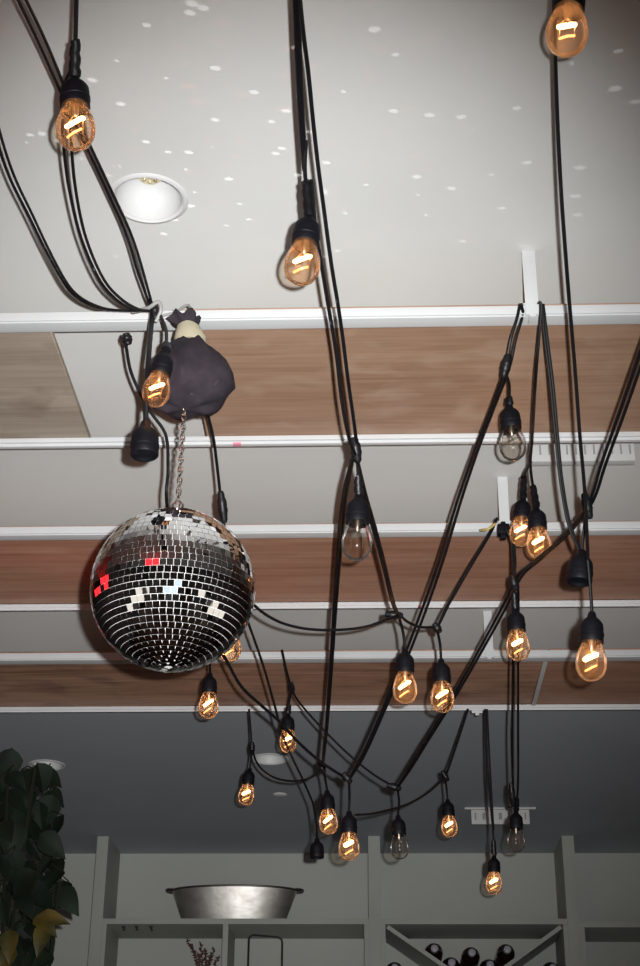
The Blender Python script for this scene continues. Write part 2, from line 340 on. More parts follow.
# crossed boards of the wine cubby
xl, xr = UPR[1][1] + tp, UPR[2][0] - tp; zt, zb = Z_SH - .001, Z_SH - CH + SH_T + .001; mx_, mz_ = (xl + xr) / 2, (zt + zb) / 2
def slant(x0, z0, x1, z1):
    bm = NB(); d = Vector((x1 - x0, 0, z1 - z0)); n = Vector((-d.z, 0, d.x)).normalized() * .008
    vs = []
    for y in (SY + .006, WY - .004):
        vs.append([bm.verts.new((x + s * n.x, y, z + s * n.z)) for (x, z, s) in ((x0, z0, -1), (x1, z1, -1), (x1, z1, 1), (x0, z0, 1))])
    bm.faces.new(vs[0]); bm.faces.new(vs[1][::-1])
    for k in range(4): bm.faces.new((vs[0][k], vs[1][k], vs[1][(k + 1) % 4], vs[0][(k + 1) % 4]))
    return bm
link('diagonal_board', slant(xl + .008, zt - .008, xr - .008, zb + .008), 'shelf', unit, False, True)
link('diagonal_board', slant(xr - .008, zt - .008, mx_ + .010, mz_ + .008), 'shelf', unit, False, True); link('diagonal_board', slant(mx_ - .010, mz_ - .008, xl + .008, zb + .008), 'shelf', unit, False, True)

# roasting tub on the shelf
tub_y = SY + .135; pl, pr = at_y(172, 888, tub_y), at_y(298, 888, tub_y); zr = at_y(235, 887, tub_y - .08).z; zs = Z_SH + SH_T
tub = thing('metal_tub', ((pl.x + pr.x) / 2, tub_y, zs), 'tarnished silver oval metal tub with dark ends on the top shelf', 'tub')
hw = (pr.x - pl.x) / 2; hz = zr - zs; bw = hw * .80; el = .42
def oval(bm, prof, seg=56): return lathe(bm, prof, seg, None, False, 1, el)
bm = NB(); oval(bm, [(0.0001, .001), (bw * .97, .001), (bw, .006), (hw * .985, hz - .004), (hw, hz), (hw * .975, hz), (hw * .96, hz - .008), (bw * .96, .010), (.0001, .010)]); link('body', bm, 'pan', tub)
bm = NB(); ring = [Vector((hw * math.cos(2 * PI * k / 56), hw * el * math.sin(2 * PI * k / 56), hz)) for k in range(56)]; tube(bm, ring, .0045, 8, True); link('rolled_rim', bm, 'pan_dark', tub)
for s in (-1, 1):
    bm = NB(); lathe(bm, [(0, -.004), (.9, -.004), (1, -.001), (1, .002), (.9, .004), (0, .004)], 28, Matrix.Translation((s * (hw + .002), 0, hz + .001)) @ Matrix.Diagonal((.024, .045, 1, 1))); link('handle', bm, 'pan_dark', tub)

# wine bottles, necks towards the room
def bottle(px, py, label):
    p = at_y(px, py, SY + .085); t = thing('wine_bottle', (p.x, SY + .085, p.z), label, 'wine bottle', 'wine bottles in the crossed cubby', Matrix.Rotation(PI / 2, 3, 'X'))
    r = .0375; bm = NB(); lathe(bm, [(0, -.215), (r * .9, -.215), (r, -.208), (r, -.02), (r * .93, .002), (r * .7, .022), (.017, .040), (.0145, .05), (.014, .070), (0, .070)], 28); link('bottle_glass', bm, 'bottle', t)
    bm = NB(); lathe(bm, [(.0150, .044), (.0148, .079), (.0112, .0815), (0, .0815)], 20, None, False); link('foil_cap', bm, 'cap', t)
bottle(434, 952, 'dark wine bottle at the left of the top row between the crossed boards')
bottle(471, 956, 'dark wine bottle in the middle of the top row between the crossed boards')
bottle(506, 953, 'dark wine bottle at the right of the top row between the crossed boards')
bottle(451, 966, 'dark wine bottle below the gap of the left and middle top bottles')
bottle(489, 968, 'dark wine bottle below the gap of the middle and right top bottles')
bottle(394.5, 971, 'dark wine bottle left of the left diagonal board')
bottle(551, 971, 'dark wine bottle right of the right diagonal board')

# things in the left cubbies
fz = Z_SH - CH + SH_T
v = at_y(206, 960, SY + .15); vase = thing('dried_flower_vase', (v.x, SY + .15, fz), 'vase of reddish brown dried sprigs in the left cubby under the tub', 'dried flowers')
bm = NB(); lathe(bm, [(0, 0), (.04, 0), (.055, .05), (.05, .13), (.022, .19), (.024, .21), (.019, .21), (.017, .19), (0, .17)], 28); link('vase', bm, 'clay', vase)
rnd = random.Random(5)
for i, (ex, ey) in enumerate([(188, 941), (193, 946), (198, 955), (201, 944), (206, 950), (211, 957), (214, 949), (218, 958)]):
    e = at_y(ex, ey, SY + .13 + .04 * rnd.random()); b0 = Vector((v.x + rnd.uniform(-.006, .006), SY + .15, fz + .18)); pts = smooth_path([b0, b0.lerp(e, .5) + Vector((rnd.uniform(-.01, .01), 0, .04)), e], 8)
    bm = NB(); tube(bm, pts, .0012, 5)
    for q in pts[5:]:
        for s in range(3):
            d = Vector((rnd.uniform(-1, 1), rnd.uniform(-.6, .6), rnd.uniform(-.2, 1))).normalized()
            bmesh.ops.create_icosphere(bm, subdivisions=1, radius=1, matrix=Matrix.Translation(q + d * .006) @ d.to_track_quat('Z', 'Y').to_matrix().to_4x4() @ Matrix.Diagonal((.0028, .0028, .007, 1)))
    link('sprig', bm, 'dried', vase, True, True)
v2 = at_y(231.5, 960, SY + .2)
c = [at_y(247.5, 990, SY + .12), at_y(247.5, 940, SY + .12), at_y(251, 935, SY + .12), at_y(277, 937.5, SY + .12), at_y(281.5, 943, SY + .12), at_y(281.5, 990, SY + .12)]
lx0, lx1, lzt = c[0].x, c[5].x, c[2].z
lan = thing('wire_lantern', ((lx0 + lx1) / 2, SY + .12, fz), 'black wire loop frame standing in the cubby right of the divider', 'wire frame')
bm = NB(); yy = SY + .12; path = [Vector((lx0, yy, fz + .02)), Vector((lx0, yy, lzt - .02)), Vector((lx0 + .004, yy, lzt - .006)), Vector((lx0 + .018, yy, lzt)), Vector((lx1 - .02, yy, lzt - .008)), Vector((lx1 - .004, yy, lzt - .016)), Vector((lx1, yy, lzt - .03)), Vector((lx1, yy, fz + .02))]
tube(bm, path, .004, 8); link('loop', bm, 'black_wire', lan, True, True)
bm = NB(); box(bm, (lx0 - .02, yy - .06, fz + .001), (lx1 + .02, yy + .06, fz + .022), .003); link('base', bm, 'black_wire', lan, True, True)
for px, nm in ((123.5, 'left'), (136.5, 'middle'), (151, 'right')):
    p = at_y(px, 926.5, SY + .05); bm = NB(); tube(bm, smooth_path([(0, 0, 0), (0, 0, -.008), (.004, 0, -.015), (.009, 0, -.011)], 5), .0035, 7); lathe(bm, [(.0, -.004), (.008, -.004), (.008, 0), (0, 0)], 14)
    tag(link('cup_hook', bm, 'black_wire', None), '%s of three tiny dark hooks under the shelf left of the tub' % nm, 'hook', 'hooks under the shelf').location = (p.x, SY + .05, Z_SH)

# ------------------------------------------------------------------ potted climbing plant at the left
def leaf(bm, base, dirv, up, L, W, fold, mi):
    d = dirv.normalized(); s = d.cross(up).normalized(); n = s.cross(d); rows = []
    prof = [(0, .02), (.10, .55), (.28, .98), (.48, .92), (.68, .66), (.86, .3), (1, .02)]
    for t, wv in prof:
        c = base + d * (L * t) - n * (L * .28 * t * t); rows.append([bm.verts.new(c + s * (W * wv * k * .5) + n * (abs(k) * fold * W * wv)) for k in (-1, -.5, 0, .5, 1)])
    for a, b in zip(rows, rows[1:]):
        for k in range(4): f = bm.faces.new((a[k], a[k + 1], b[k + 1], b[k])); f.material_index = mi
PY = 4.0
pc = at_y(15, 960, PY); plant = thing('climbing_plant', (pc.x, PY, 0), 'tall dark leafy climbing plant with a few yellow leaves at the left', 'plant')
bm = NB(); lathe(bm, [(0, 0), (.15, 0), (.17, .02), (.21, .34), (.225, .36), (.225, .40), (.205, .40), (.20, .35), (0, .33)], 40); link('pot', bm, 'clay', plant)
lv = NB(); ly = NB(); sm = NB(); rnd = random.Random(3)
tops = [(8, 775), (35, 768), (52, 795), (-20, 770), (30, 860), (60, 880)]
for (tx, ty) in tops:
    e = at_y(tx, ty, PY + rnd.uniform(-.1, .1)); tube(sm, smooth_path([(pc.x + rnd.uniform(-.08, .08), PY + rnd.uniform(-.08, .08), .34), (pc.x + rnd.uniform(-.1, .1), PY + rnd.uniform(-.1, .1), 1.2), (e.x, e.y, e.z)], 14), .005, 6)
spots = [(8, 766), (16, 780), (42, 778), (54, 778), (50, 800), (56, 826), (48, 848), (44, 866), (24, 800), (10, 815), (28, 835), (4, 850), (18, 862), (34, 884), (52, 878), (62, 888), (68, 900), (48, 903), (26, 905), (8, 893), (14, 922), (34, 928), (46, 938), (36, 950), (18, 948), (4, 965), (-12, 800), (-14, 880), (-10, 930), (28, 965), (30, 780), (40, 815), (36, 850), (2, 785), (6, 830), (22, 885), (56, 798), (2, 912), (42, 832), (56, 866), (12, 800), (20, 820), (46, 812), (30, 800), (12, 840), (28, 870), (40, 895), (10, 870), (0, 945), (12, 958), (24, 938), (30, 915), (52, 845), (36, 828), (4, 900), (-4, 860), (-4, 820), (60, 893), (42, 960)]
for i, (x, y) in enumerate(spots):
    b = at_y(x, y, PY + rnd.uniform(-.14, .14)); L = rnd.uniform(.062, .105)
    d = Vector((rnd.uniform(-.7, .8), rnd.uniform(-.7, .3), rnd.uniform(-1.0, -.25))); leaf(lv, b - d.normalized() * L * .5, d, Vector((rnd.uniform(-.5, .5), -1, .5)), L, L * rnd.uniform(.6, .8), rnd.uniform(.05, .25), 0)
    tube(sm, [b - d.normalized() * L * .5, b + Vector((-.02, .03, .05)), b + Vector((-.06, .05, .02))], .0018, 5)
for (x, y, dx) in ((44, 922, .5), (50, 918, 1.0), (42, 936, -.1), (9, 942, .1), (6, 958, -.2)):
    b = at_y(x, y, PY - .16); d = Vector((dx, -.4, -.7 + abs(dx) * .6)); leaf(ly, b - d.normalized() * .04, d, Vector((0, -1, .4)), .09, .05, .15, 0)
link('foliage', lv, 'leaf', plant, True, True); o = link('yellow_leaves', ly, 'leaf_yellow', plant, True, True); o['label'] = 'yellowing leaves'; link('stems', sm, 'stem', plant, True, True)

# ------------------------------------------------------------------ mirror ball, chain and cloth bag
ball = thing('mirror_ball', BALL, 'round mirror ball of small square mirror tiles hanging under the cloth bag', 'mirror ball')
bm = NB(); bmesh.ops.create_uvsphere(bm, u_segments=64, v_segments=40, radius=BALL_R - .0012); link('core', bm, 'grout', ball)
bm = NB(); rnd = random.Random(8); ROWS = 38
for i in range(1, ROWS):
    ph = -PI / 2 + PI * (i + .0) / ROWS; n = max(5, int(round(2 * PI * BALL_R * math.cos(ph) / .0104))); off = rnd.uniform(0, .35)
    hh = PI * BALL_R / ROWS * .5 * .94; ww = PI * BALL_R * math.cos(ph) / n * .94
    for j in range(n):
        th = 2 * PI * (j + off) / n; nrm = Vector((math.cos(ph) * math.cos(th), math.cos(ph) * math.sin(th), math.sin(ph)))
        e = Vector((-math.sin(th), math.cos(th), 0)); u = nrm.cross(e)
        jt = (nrm + e * rnd.gauss(0, .017) + u * rnd.gauss(0, .017)).normalized(); e2 = (e - jt * e.dot(jt)).normalized(); u2 = jt.cross(e2)
        c = nrm * (BALL_R + .0002)
        top = [bm.verts.new(c + e2 * sx * ww + u2 * sy * hh) for sx, sy in ((-1, -1), (1, -1), (1, 1), (-1, 1))]
        bot = [bm.verts.new(v.co - nrm * .0022) for v in top]
        bm.faces.new(top)
        for k in range(4): bm.faces.new((top[k], bot[k], bot[(k + 1) % 4], top[(k + 1) % 4]))
link('mirror_tiles', bm, 'mirror', ball, False)
bm = NB(); lathe(bm, [(0, BALL_R + .012), (.006, BALL_R + .012), (.007, BALL_R + .004), (.020, BALL_R + .001), (.022, BALL_R - .004), (0, BALL_R - .004)], 28); link('cap', bm, 'chrome', ball)
bm = NB(); tube(bm, [Vector((.008 * math.cos(a * PI / 10), 0, BALL_R + .018 + .008 * math.sin(a * PI / 10))) for a in range(20)], .0016, 8, True); link('hanging_loop', bm, 'chrome', ball)

BAG_Y = BALL.y; bagc = at_y(190, 372, BAG_Y); ctop = Vector((BALL.x + .002, BALL.y, at_y(184, 396, BALL.y).z)); cbot = BALL + Vector((0, 0, BALL_R + .024))
bm = NB(); nl = int(round((ctop - cbot).length / .0098))
for i in range(nl + 1):
    c = cbot.lerp(ctop, i / nl); q = Matrix.Translation(c) @ Matrix.Rotation(PI / 2 * (i % 2) + .5, 4, 'Z')
    tube(bm, [q @ Vector((.0036 * math.cos(a), 0, .0075 * math.sin(a))) for a in [k * 2 * PI / 14 for k in range(14)]], .00135, 6, True)
tag(link('ball_chain', bm, 'chrome', None), 'thin steel link chain holding the mirror ball under the cloth bag', 'chain')

bag = thing('cloth_bag', bagc, 'dark purple grey cloth bag tied with masking tape under the nearest rail', 'bag')
def bp(px, py, dy=0): return at_y(px, py, BAG_Y + dy) - bagc
rows = [(343, 176, 205), (349, 170, 212), (357, 162, 220), (366, 155, 228), (376, 151, 234), (385, 148, 235.5), (393, 147, 229), (400, 147.5, 225), (405, 153, 218), (409, 166, 206)]
bm = NB(); rings = []; SEG = 56
for i, (y, xa, xb) in enumerate(rows):
    a, b = bp(xa, y), bp(xb, y); c = (a + b) / 2; rx = (b.x - a.x) / 2; ry = min(rx * .85, .056); rg = []
    for k in range(SEG):
        th = 2 * PI * k / SEG; fold = 1 + (.055 * math.sin(7 * th + 1) + .035 * math.sin(12 * th + i * .3)) * max(0, 1 - i / 8.5) + .02 * noise.noise(Vector((math.cos(th) * 2, math.sin(th) * 2, i * .5)))
        rg.append(bm.verts.new(c + Vector((rx * math.cos(th) * (fold if abs(math.cos(th)) < .85 else 1), ry * math.sin(th) * fold, .004 * math.sin(5 * th + i)))))
    rings.append(rg)
for a, b in zip(rings, rings[1:]):
    for k in range(SEG): bm.faces.new((a[k], b[k], b[(k + 1) % SEG], a[(k + 1) % SEG]))
bm.faces.new(rings[0]); cb = bm.verts.new(bp(186, 409)); [bm.faces.new((rings[-1][k], cb, rings[-1][(k + 1) % SEG])) for k in range(SEG)]
link('cloth', bm, 'cloth', bag)
bm = NB(); pr_ = [(bp(176, 344), bp(205, 344)), (bp(175, 338), bp(206, 338)), (bp(177, 330), bp(201, 330)), (bp(178, 326), bp(199, 326))]; rings = []
for a, b in pr_:
    c = (a + b) / 2; r = (b.x - a.x) / 2 + .0012; rings.append([bm.verts.new(c + Vector((r * math.cos(t), r * .8 * math.sin(t), .0015 * math.sin(3 * t)))) for t in [k * 2 * PI / 28 for k in range(28)]])
for a, b in zip(rings, rings[1:]):
    for k in range(28): bm.faces.new((a[k], b[k], b[(k + 1) % 28], a[(k + 1) % 28]))
bm.faces.new(rings[0]); bm.faces.new(rings[-1]); o = link('tape_band', bm, 'masking', bag); o['label'] = 'cream masking tape band'
bm = NB(); rings = []
for (y, xa, xb, f) in ((327, 179, 198, .0), (322, 172, 199, .10), (318, 168, 199, .16), (316, 170, 197, .18), (320, 178, 192, .1)):
    a, b = bp(xa, y), bp(xb, y); c = (a + b) / 2; r = (b.x - a.x) / 2; rings.append([bm.verts.new(c + Vector((r * (1 + f * math.sin(6 * t)) * math.cos(t), r * .8 * (1 + f * math.sin(6 * t + .5)) * math.sin(t), f * .03 * math.sin(5 * t)))) for t in [k * 2 * PI / 36 for k in range(36)]])
for a, b in zip(rings, rings[1:]):
    for k in range(36): bm.faces.new((a[k], b[k], b[(k + 1) % 36], a[(k + 1) % 36]))
bm.faces.new(rings[-1]); link('gathered_neck', bm, 'cloth', bag)
bm = NB(); fy0 = hrel(2.128, .017); tube(bm, smooth_path([bp(191, 322), bp(191, 312), at_y(191, 309, fy0 - .004) - bagc, at_y(186, 309, fy0 + .004) - bagc + Vector((0, .006, .012)), at_y(176, 312, fy0 - .004) - bagc, at_y(161, 316, fy0 - .006) - bagc], 6), .0026, 7); link('hanging_wire', bm, 'tie_grey', bag)

# ------------------------------------------------------------------ string lights
SOCK = [(.0042, .0), (.0060, -.003), (.0075, -.010), (.0135, -.016), (.0170, -.022), (.0178, -.030), (.0178, -.036), (.0186, -.037), (.0186, -.041), (.0178, -.042), (.0182, -.052), (.0172, -.0535), (.0150, -.0535), (.0150, -.048), (0, -.048)]
GLS = [(.0132, -.049), (.0140, -.054), (.0178, -.064), (.0213, -.075), (.0228, -.086), (.0220, -.097), (.0180, -.107), (.0110, -.1135), (.0050, -.1150), (.0, -.1152)]
LEN = .1152
def mesh_of(name, bm, m, smooth=True):
    o = link(name, bm, m, None, smooth); me = o.data; bpy.data.objects.remove(o); return me
SOCK = [(r * 1.05, z) for r, z in SOCK]; GLS = [(r * 1.09, z) for r, z in GLS]
ME_SOCK = mesh_of('socket', lathe(NB(), SOCK, 28), 'socket')
g1 = lathe(NB(), GLS, 32, None, False); ME_GLS = mesh_of('glass_bulb', g1, 'glass'); ME_GLIT = mesh_of('glass_bulb_lit', lathe(NB(), GLS, 32, None, False), 'glass_lit')
def fil(bm, r):
    z = -.078; pts = [(-.0105, -.003, z - .0072), (.0085, -.003, z + .0046), (.0095, .001, z + .0074), (.0060, .002, z + .0086), (-.0100, .002, z - .0022), (-.0110, -.001, z - .0055)]
    tube(bm, [Vector(p) for p in pts], r, 7); return bm
ME_FHOT = mesh_of('filament', fil(NB(), .0027), 'filament')
ME_FCOLD = mesh_of('filament_cold', fil(NB(), .0006), 'wire')
def fil2(bm, r): tube(bm, [Vector(p) for p in [(-.0105, -.003, -.1030), (-.002, -.005, -.0975), (.0080, -.003, -.0910)]], r, 7); return bm  # modelled glowing bar in place of the filament's reflection in the glass
ME_FREFL = mesh_of('lower_filament', fil2(NB(), .0015), 'filament_dim')
st = NB(); lathe(st, [(.0058, -.048), (.0050, -.058), (.0030, -.066), (.0012, -.068), (.0012, -.076), (0, -.076)], 16)
for s in (-1, 1): tube(st, [Vector((s * .002, 0, -.064)), Vector((s * .006, 0, -.072)), Vector((s * .0095, 0, -.0765)), Vector((s * .009, 0, -.097))], .0005, 5)
ME_STEM = mesh_of('glass_stem', st, 'wire')
def inst(name, me, parent, mw=None):
    o = bpy.data.objects.new(name, me); COL.objects.link(o); o.parent = parent
    if mw: o.matrix_world = mw
    return o
bulbs = {}
def axis_frame(top, bot, roll):
    z = (top - bot).normalized(); x = RIGHT - z * RIGHT.dot(z); x.normalize(); y = z.cross(x); return Matrix((x, y, z)).transposed() @ Matrix.Rotation(roll, 3, 'Z')
def bulb(key, x1, y1, x2, y2, Z, label, lit=True, cord=None, sleeve=0, empty=False, rnear=.0029, power=.05):
    """socket top seen at (x1, y1), tip of the glass at (x2, y2); hangs level with its own socket"""
    top = at(x1, y1, Z); d2 = ray(x2, y2); bot = CAM + d2 * (top.y / d2.y); L = LEN if not empty else .0535
    s = max(.86, min(1.14, (top - bot).length / L)); rot = axis_frame(top, bot, random.uniform(-.35, .35)) @ Matrix.Scale(s, 3)
    t = thing('empty_lamp_socket' if empty else 'string_light_bulb', top, label, 'lamp socket' if empty else 'light bulb', 'empty lamp sockets' if empty else 'string light bulbs', rot)
    inst('socket', ME_SOCK, t)
    if not empty:
        g = inst('glass_bulb', ME_GLIT if lit else ME_GLS, t); inst('stem', ME_STEM, g); inst('filament', ME_FHOT if lit else ME_FCOLD, g)
        if lit:
            inst('lower_filament', ME_FREFL, g)
            l = bpy.data.lights.new('bulb_glow', 'POINT'); l.energy = power; l.color = (1, .37, .10); l.shadow_soft_size = .006; lo = bpy.data.objects.new('bulb_glow', l); COL.objects.link(lo); lo.parent = g; lo.location = (-.004, -.007, -.078)
    if cord:
        pts = [at(*c) for c in cord] + [top + Vector((0, 0, .002))]; bm = NB(); tube(bm, smooth_path(pts, 8), rnear, 8); link('cord', bm, 'rubber', t, True, True)
    if sleeve:
        pts = [at(*c) for c in cord][-2:] + [top]; d = (pts[-2] - top); d.normalize(); bm = NB()
        sp = [top + d * (sleeve * k / 8) + Vector((.0009 * math.sin(k * 2.1), 0, 0)) for k in range(9)]; tube(bm, sp, .0074, 10, False, lambda q: 1.08 - .22 * q + .05 * math.sin(q * 19)); link('tape_sleeve', bm, 'tape', t, True, True)
    bulbs[key] = top; return t
bulb('A', 74.5, 76, 76, 146, 1.90, 'lit bulb at the upper left, taped cord, left of the recessed downlight', cord=[(78, -40, 1.84), (76.5, 0, 1.86), (75.5, 40, 1.88)], sleeve=.045)
bulb('B', 309, 214, 300, 282, 2.08, 'lit bulb at the top middle, leaning left, above the nearest plywood strip', cord=[(306, 140, 2.02), (305, 172, 2.04)], sleeve=.05)
bulb('C', 570, -22, 566, 51, 1.86, 'lit bulb cut off by the top right edge, hanging near the ceiling', cord=[(570, -60, 1.8), (570, -40, 1.84)])
bulb('D', 166, 350, 153, 405, 2.34, 'lit bulb hanging in front of the dark cloth bag', cord=[(160, 314, 2.47), (166, 330, 2.40)], sleeve=.02)
bulb('F', 509, 404, 514, 459, 2.66, 'unlit clear bulb right of the middle, on the cord from the nearest hanger bar', lit=False, cord=[(504, 370, 2.60), (509, 384, 2.64)], sleeve=.012)
bulb('G', 358.5, 494, 356.5, 559, 2.44, 'unlit clear bulb in the middle of the picture, before the middle plywood strip', lit=False, cord=[(356, 446, 2.42), (358, 470, 2.44)], sleeve=.03)
bulb('H', 523, 497, 520, 545, 3.05, 'lit bulb partly behind a nearer lit bulb, below the second hanger bar', cord=[(531, 462, 2.92), (524, 476, 3.02)], sleeve=.05)
bulb('I', 536, 506, 540, 558, 2.92, 'lit bulb overlapping another lit one, below the clear bulb at right', cord=[(532, 440, 2.80), (530.5, 468, 2.86)], sleeve=.05)
bulb('K', 592, 612, 591, 680, 2.46, 'lit bulb at the right edge before the farthest plywood strip', cord=[(588, 560, 2.46), (590.5, 590, 2.46)])
bulb('L', 515, 608, 519, 660, 3.0, 'lit bulb on the taped cord right of the long slanting cables', cord=[(514, 576, 2.98), (514, 590, 3.0)], sleeve=.03)
bulb('M', 405, 649, 405, 703, 3.0, 'lit bulb on the left of the middle pair below the horizontal cable', cord=[(399, 617, 2.98), (403, 632, 3.0)])
bulb('N', 441, 659, 443, 712, 3.1, 'lit bulb on the right of the middle pair below the horizontal cable', cord=[(437, 629, 3.08), (440, 644, 3.1)])
bulb('O', 210, 673, 208, 718, 3.55, 'lit bulb hanging just below the mirror ball', cord=[(206, 640, 3.4), (209.5, 660, 3.5)])
bulb('P', 288, 713, 288, 752, 3.9, 'lit bulb right of the mirror ball, under the farthest rail', cord=[(291.5, 688, 3.88), (289.5, 700, 3.9)], sleeve=.02)
bulb('Q', 250, 768, 245, 805, 4.35, 'lit leftmost bulb against the far dark ceiling, below the mirror ball', cord=[(252, 750, 4.34), (251, 759, 4.35)])
bulb('R', 327, 790, 329, 834, 3.75, 'lit bulb in the lower cluster, just left of the largest low bulb', cord=[(322.5, 767, 3.72), (325, 778, 3.74)])
bulb('S', 349, 811, 349, 860, 3.4, 'largest lit bulb of the lower cluster, left of the middle upright', cord=[(349, 780, 3.38), (349.5, 796, 3.4)])
bulb('T', 398, 815, 400, 859, 3.65, 'unlit clear bulb low in the picture right of the middle upright', lit=False, cord=[(397, 787, 3.62), (399, 801, 3.64)])
bulb('V', 447.5, 799, 450, 837, 4.2, 'lit bulb left of the far air vent', cord=[(445, 778, 4.18), (446.5, 788, 4.2)])
bulb('X', 494, 855, 494, 894, 4.15, 'lowest lit bulb, over the back wall above the wine bottles', cord=[(485, 709, 4.25), (488, 775, 4.2), (493, 832, 4.16)], sleeve=.04)
bulb('Y', 516, 810, 516, 852, 3.95, 'unlit clear bulb in front of the far air vent', lit=False, cord=[(518, 660, 3.3), (518, 720, 3.6), (518, 782, 3.9)], sleeve=.04)
bulb('Z', 233, 612, 229, 661, 3.35, 'lit bulb mostly hidden behind the right side of the mirror ball', cord=[(232, 585, 3.25), (233, 600, 3.32)])
bulb('E', 145.5, 421, 144.5, 456, 2.30, 'empty black socket hanging left of the chain under the cloth bag', empty=True, cord=[(152, 316, 2.48), (149, 352, 2.36), (146.5, 390, 2.31)], rnear=.0042)
bulb('J', 582, 550, 579, 586, 2.56, 'empty black socket at the right before the middle plywood strip', empty=True, cord=[(587, 505, 2.56), (584, 530, 2.56)])
bulb('U', 317, 838, 317, 858, 3.95, 'small empty black socket at the left of the lower bulb cluster', empty=True, cord=[(313, 803, 3.92), (316, 820, 3.94)])

def cable(label, pts, r=.0029, double=0, knots=(), mat_='rubber'):
    """points (x, y, distance); missing distances are spread evenly along the run"""
    Zs = [p[2] if len(p) > 2 else None for p in pts]; known = [i for i, z in enumerate(Zs) if z is not None]
    for a, b in zip(known, known[1:]):
        for i in range(a + 1, b): Zs[i] = Zs[a] + (Zs[b] - Zs[a]) * (i - a) / (b - a)
    W = [at(p[0], p[1], z) for p, z in zip(pts, Zs)]; path = smooth_path(W, 8)
    t = thing('light_cable', W[0], label, 'cable', 'black string light cables'); bm = NB(); tube(bm, path, r, 8); link('cable_strand', bm, mat_, t, True, True)
    if double:
        n = len(path); q = [p + (RIGHT * .8 + FWD * .3) * double * (.88 + .2 * math.sin(i * .13)) * min(1, .25 + i / 6, .25 + (n - 1 - i) / 6) for i, p in enumerate(path)]; bm = NB(); tube(bm, q, r, 8); link('cable_strand', bm, mat_, t, True, True)
    for (x, y, z, dx, dy) in knots:
        c = at(x, y, z); d = RIGHT * dx - UP * dy; d = d * (z / FPX); bm = NB(); sp = [c - d + d * 2 * k / 10 for k in range(11)]
        tube(bm, sp, .0088, 10, False, lambda q: .55 + .5 * math.sin(PI * min(1, max(0, q))) + .08 * math.sin(q * 23)); link('tape_wrap', bm, 'tape', t, True, True)
    return t
N1 = (154, 311, 2.49)
cable('straight cable from the top left corner to the knot on the nearest rail', [(6, -40, 1.80), (26, 0), (46, 42), (66, 90), (90, 145), (111, 190), (134, 242), N1], r=.0024, double=-.0120, knots=[(155, 312, 2.48, 1, 9)])
cable('sagging cable from the taped upper left bulb to the knot on the nearest rail', [(76, 62, 1.9), (71, 100), (71.5, 146), (76, 192), (86, 238), (103, 278), (120, 298), (138, 309), N1], r=.0024, double=-.0120)
cable('cable from the left edge bending down to the nearest rail', [(-12, 85, 2.06), (2, 140), (15, 178), (32, 214), (50, 252), (67, 283), (80, 297), (97, 306), (116, 310), N1], r=.0022, double=-.0085)
cable('thin cable from the rail past the empty socket down behind the ball', [(125, 334, 2.50), (127, 352), (131, 372), (141, 395), (152, 414), (166, 436), (168, 470), (167, 507, 2.62), (180, 580, 2.9), (206, 640, 3.4)], knots=[(127, 339, 2.50, 1, 6)])
cable('cable from behind the cloth bag down right of the ball to the small empty socket', [(198, 375, 2.66), (206, 408), (213, 436), (217, 465), (221, 500), (228, 550, 2.85), (240, 596), (248, 622), (262, 662), (274, 703), (282, 733), (292, 757), (303, 780), (313, 803, 3.92)], knots=[(222.5, 507, 2.76, 2, 16)])
cable('cable from behind the ball to the knot above the largest low bulb', [(205, 625, 3.0), (224, 656), (241, 686), (262, 706), (280, 722), (297, 741), (321, 762), (347, 779, 3.38)], r=.0034)
cable('horizontal sagging cable from the ball to the middle pair of bulbs', [(240, 592, 2.72), (255, 606), (268, 616), (285, 624), (308, 629), (335, 630), (365, 627), (388, 619), (399, 616, 2.98), (408, 622), (420, 627), (437, 627, 3.08)], knots=[(394, 615, 2.98, 9, 1), (437, 628, 3.08, 3, 5)])
cable('left cable of the top middle bundle ending at the leaning bulb', [(293, -40, 1.78), (295, 10), (297, 60), (300, 115), (304, 170, 2.05)], double=.005)
cable('long cable from the top middle down to the central clear bulb', [(296, -40, 1.80), (303, 30), (308, 70), (313, 120), (318, 165), (324, 210), (331, 262), (338, 305), (343, 340), (348, 380), (353, 415), (357, 446, 2.42)], knots=[(356, 450, 2.42, 2, 13)])
cable('second cable from the leaning bulb down to the central clear bulb', [(311, 180, 2.05), (316, 232), (322, 268), (329, 310), (336, 352), (342, 402), (349, 438), (356, 456, 2.42)])
cable('cable from the central clear bulb down to the middle pair knot', [(358, 462, 2.43), (366, 495), (376, 530), (385, 565), (393, 600), (399, 616, 2.98)], double=-.006)
cable('thin straight cable from the central bulb down to the lower cluster', [(353, 458, 2.46), (345, 505), (340, 560), (336, 610), (331, 680), (327, 730), (323, 766, 3.72)], double=-.007, knots=[(322, 767, 3.72, 2, 6)])
cable('long pair of cables from the nearest hanger bar down to the lower cluster', [(520, 304, 2.56), (517, 318), (511, 338), (505, 368, 2.60), (492, 405), (475, 450), (457, 502), (439, 560), (421, 612), (403, 660), (384, 706), (366, 747), (349, 779, 3.38)], double=.0105, knots=[(506, 366, 2.59, -3, 12), (347, 778, 3.37, 4, 5)])
cable('cable right of the nearest hanger bar going down to the overlapping lit bulbs', [(538, 302, 2.53), (541, 306, 2.53), (539, 335, 2.54), (536, 372, 2.57), (534, 405, 2.66), (532, 440, 2.80)])
cable('cable from the nearest hanger bar down to the right empty socket', [(543, 304, 2.56), (548, 345), (553, 385), (558, 440), (562, 480), (569, 520), (579, 549, 2.56)], double=-.005)
cable('long cable from the top right bulb down to the right edge bulb', [(555, -40, 1.9), (555, 40, 1.98), (557, 110), (561, 190), (566, 260), (570, 310), (575, 370), (580, 437), (585, 495), (588, 560, 2.46)])
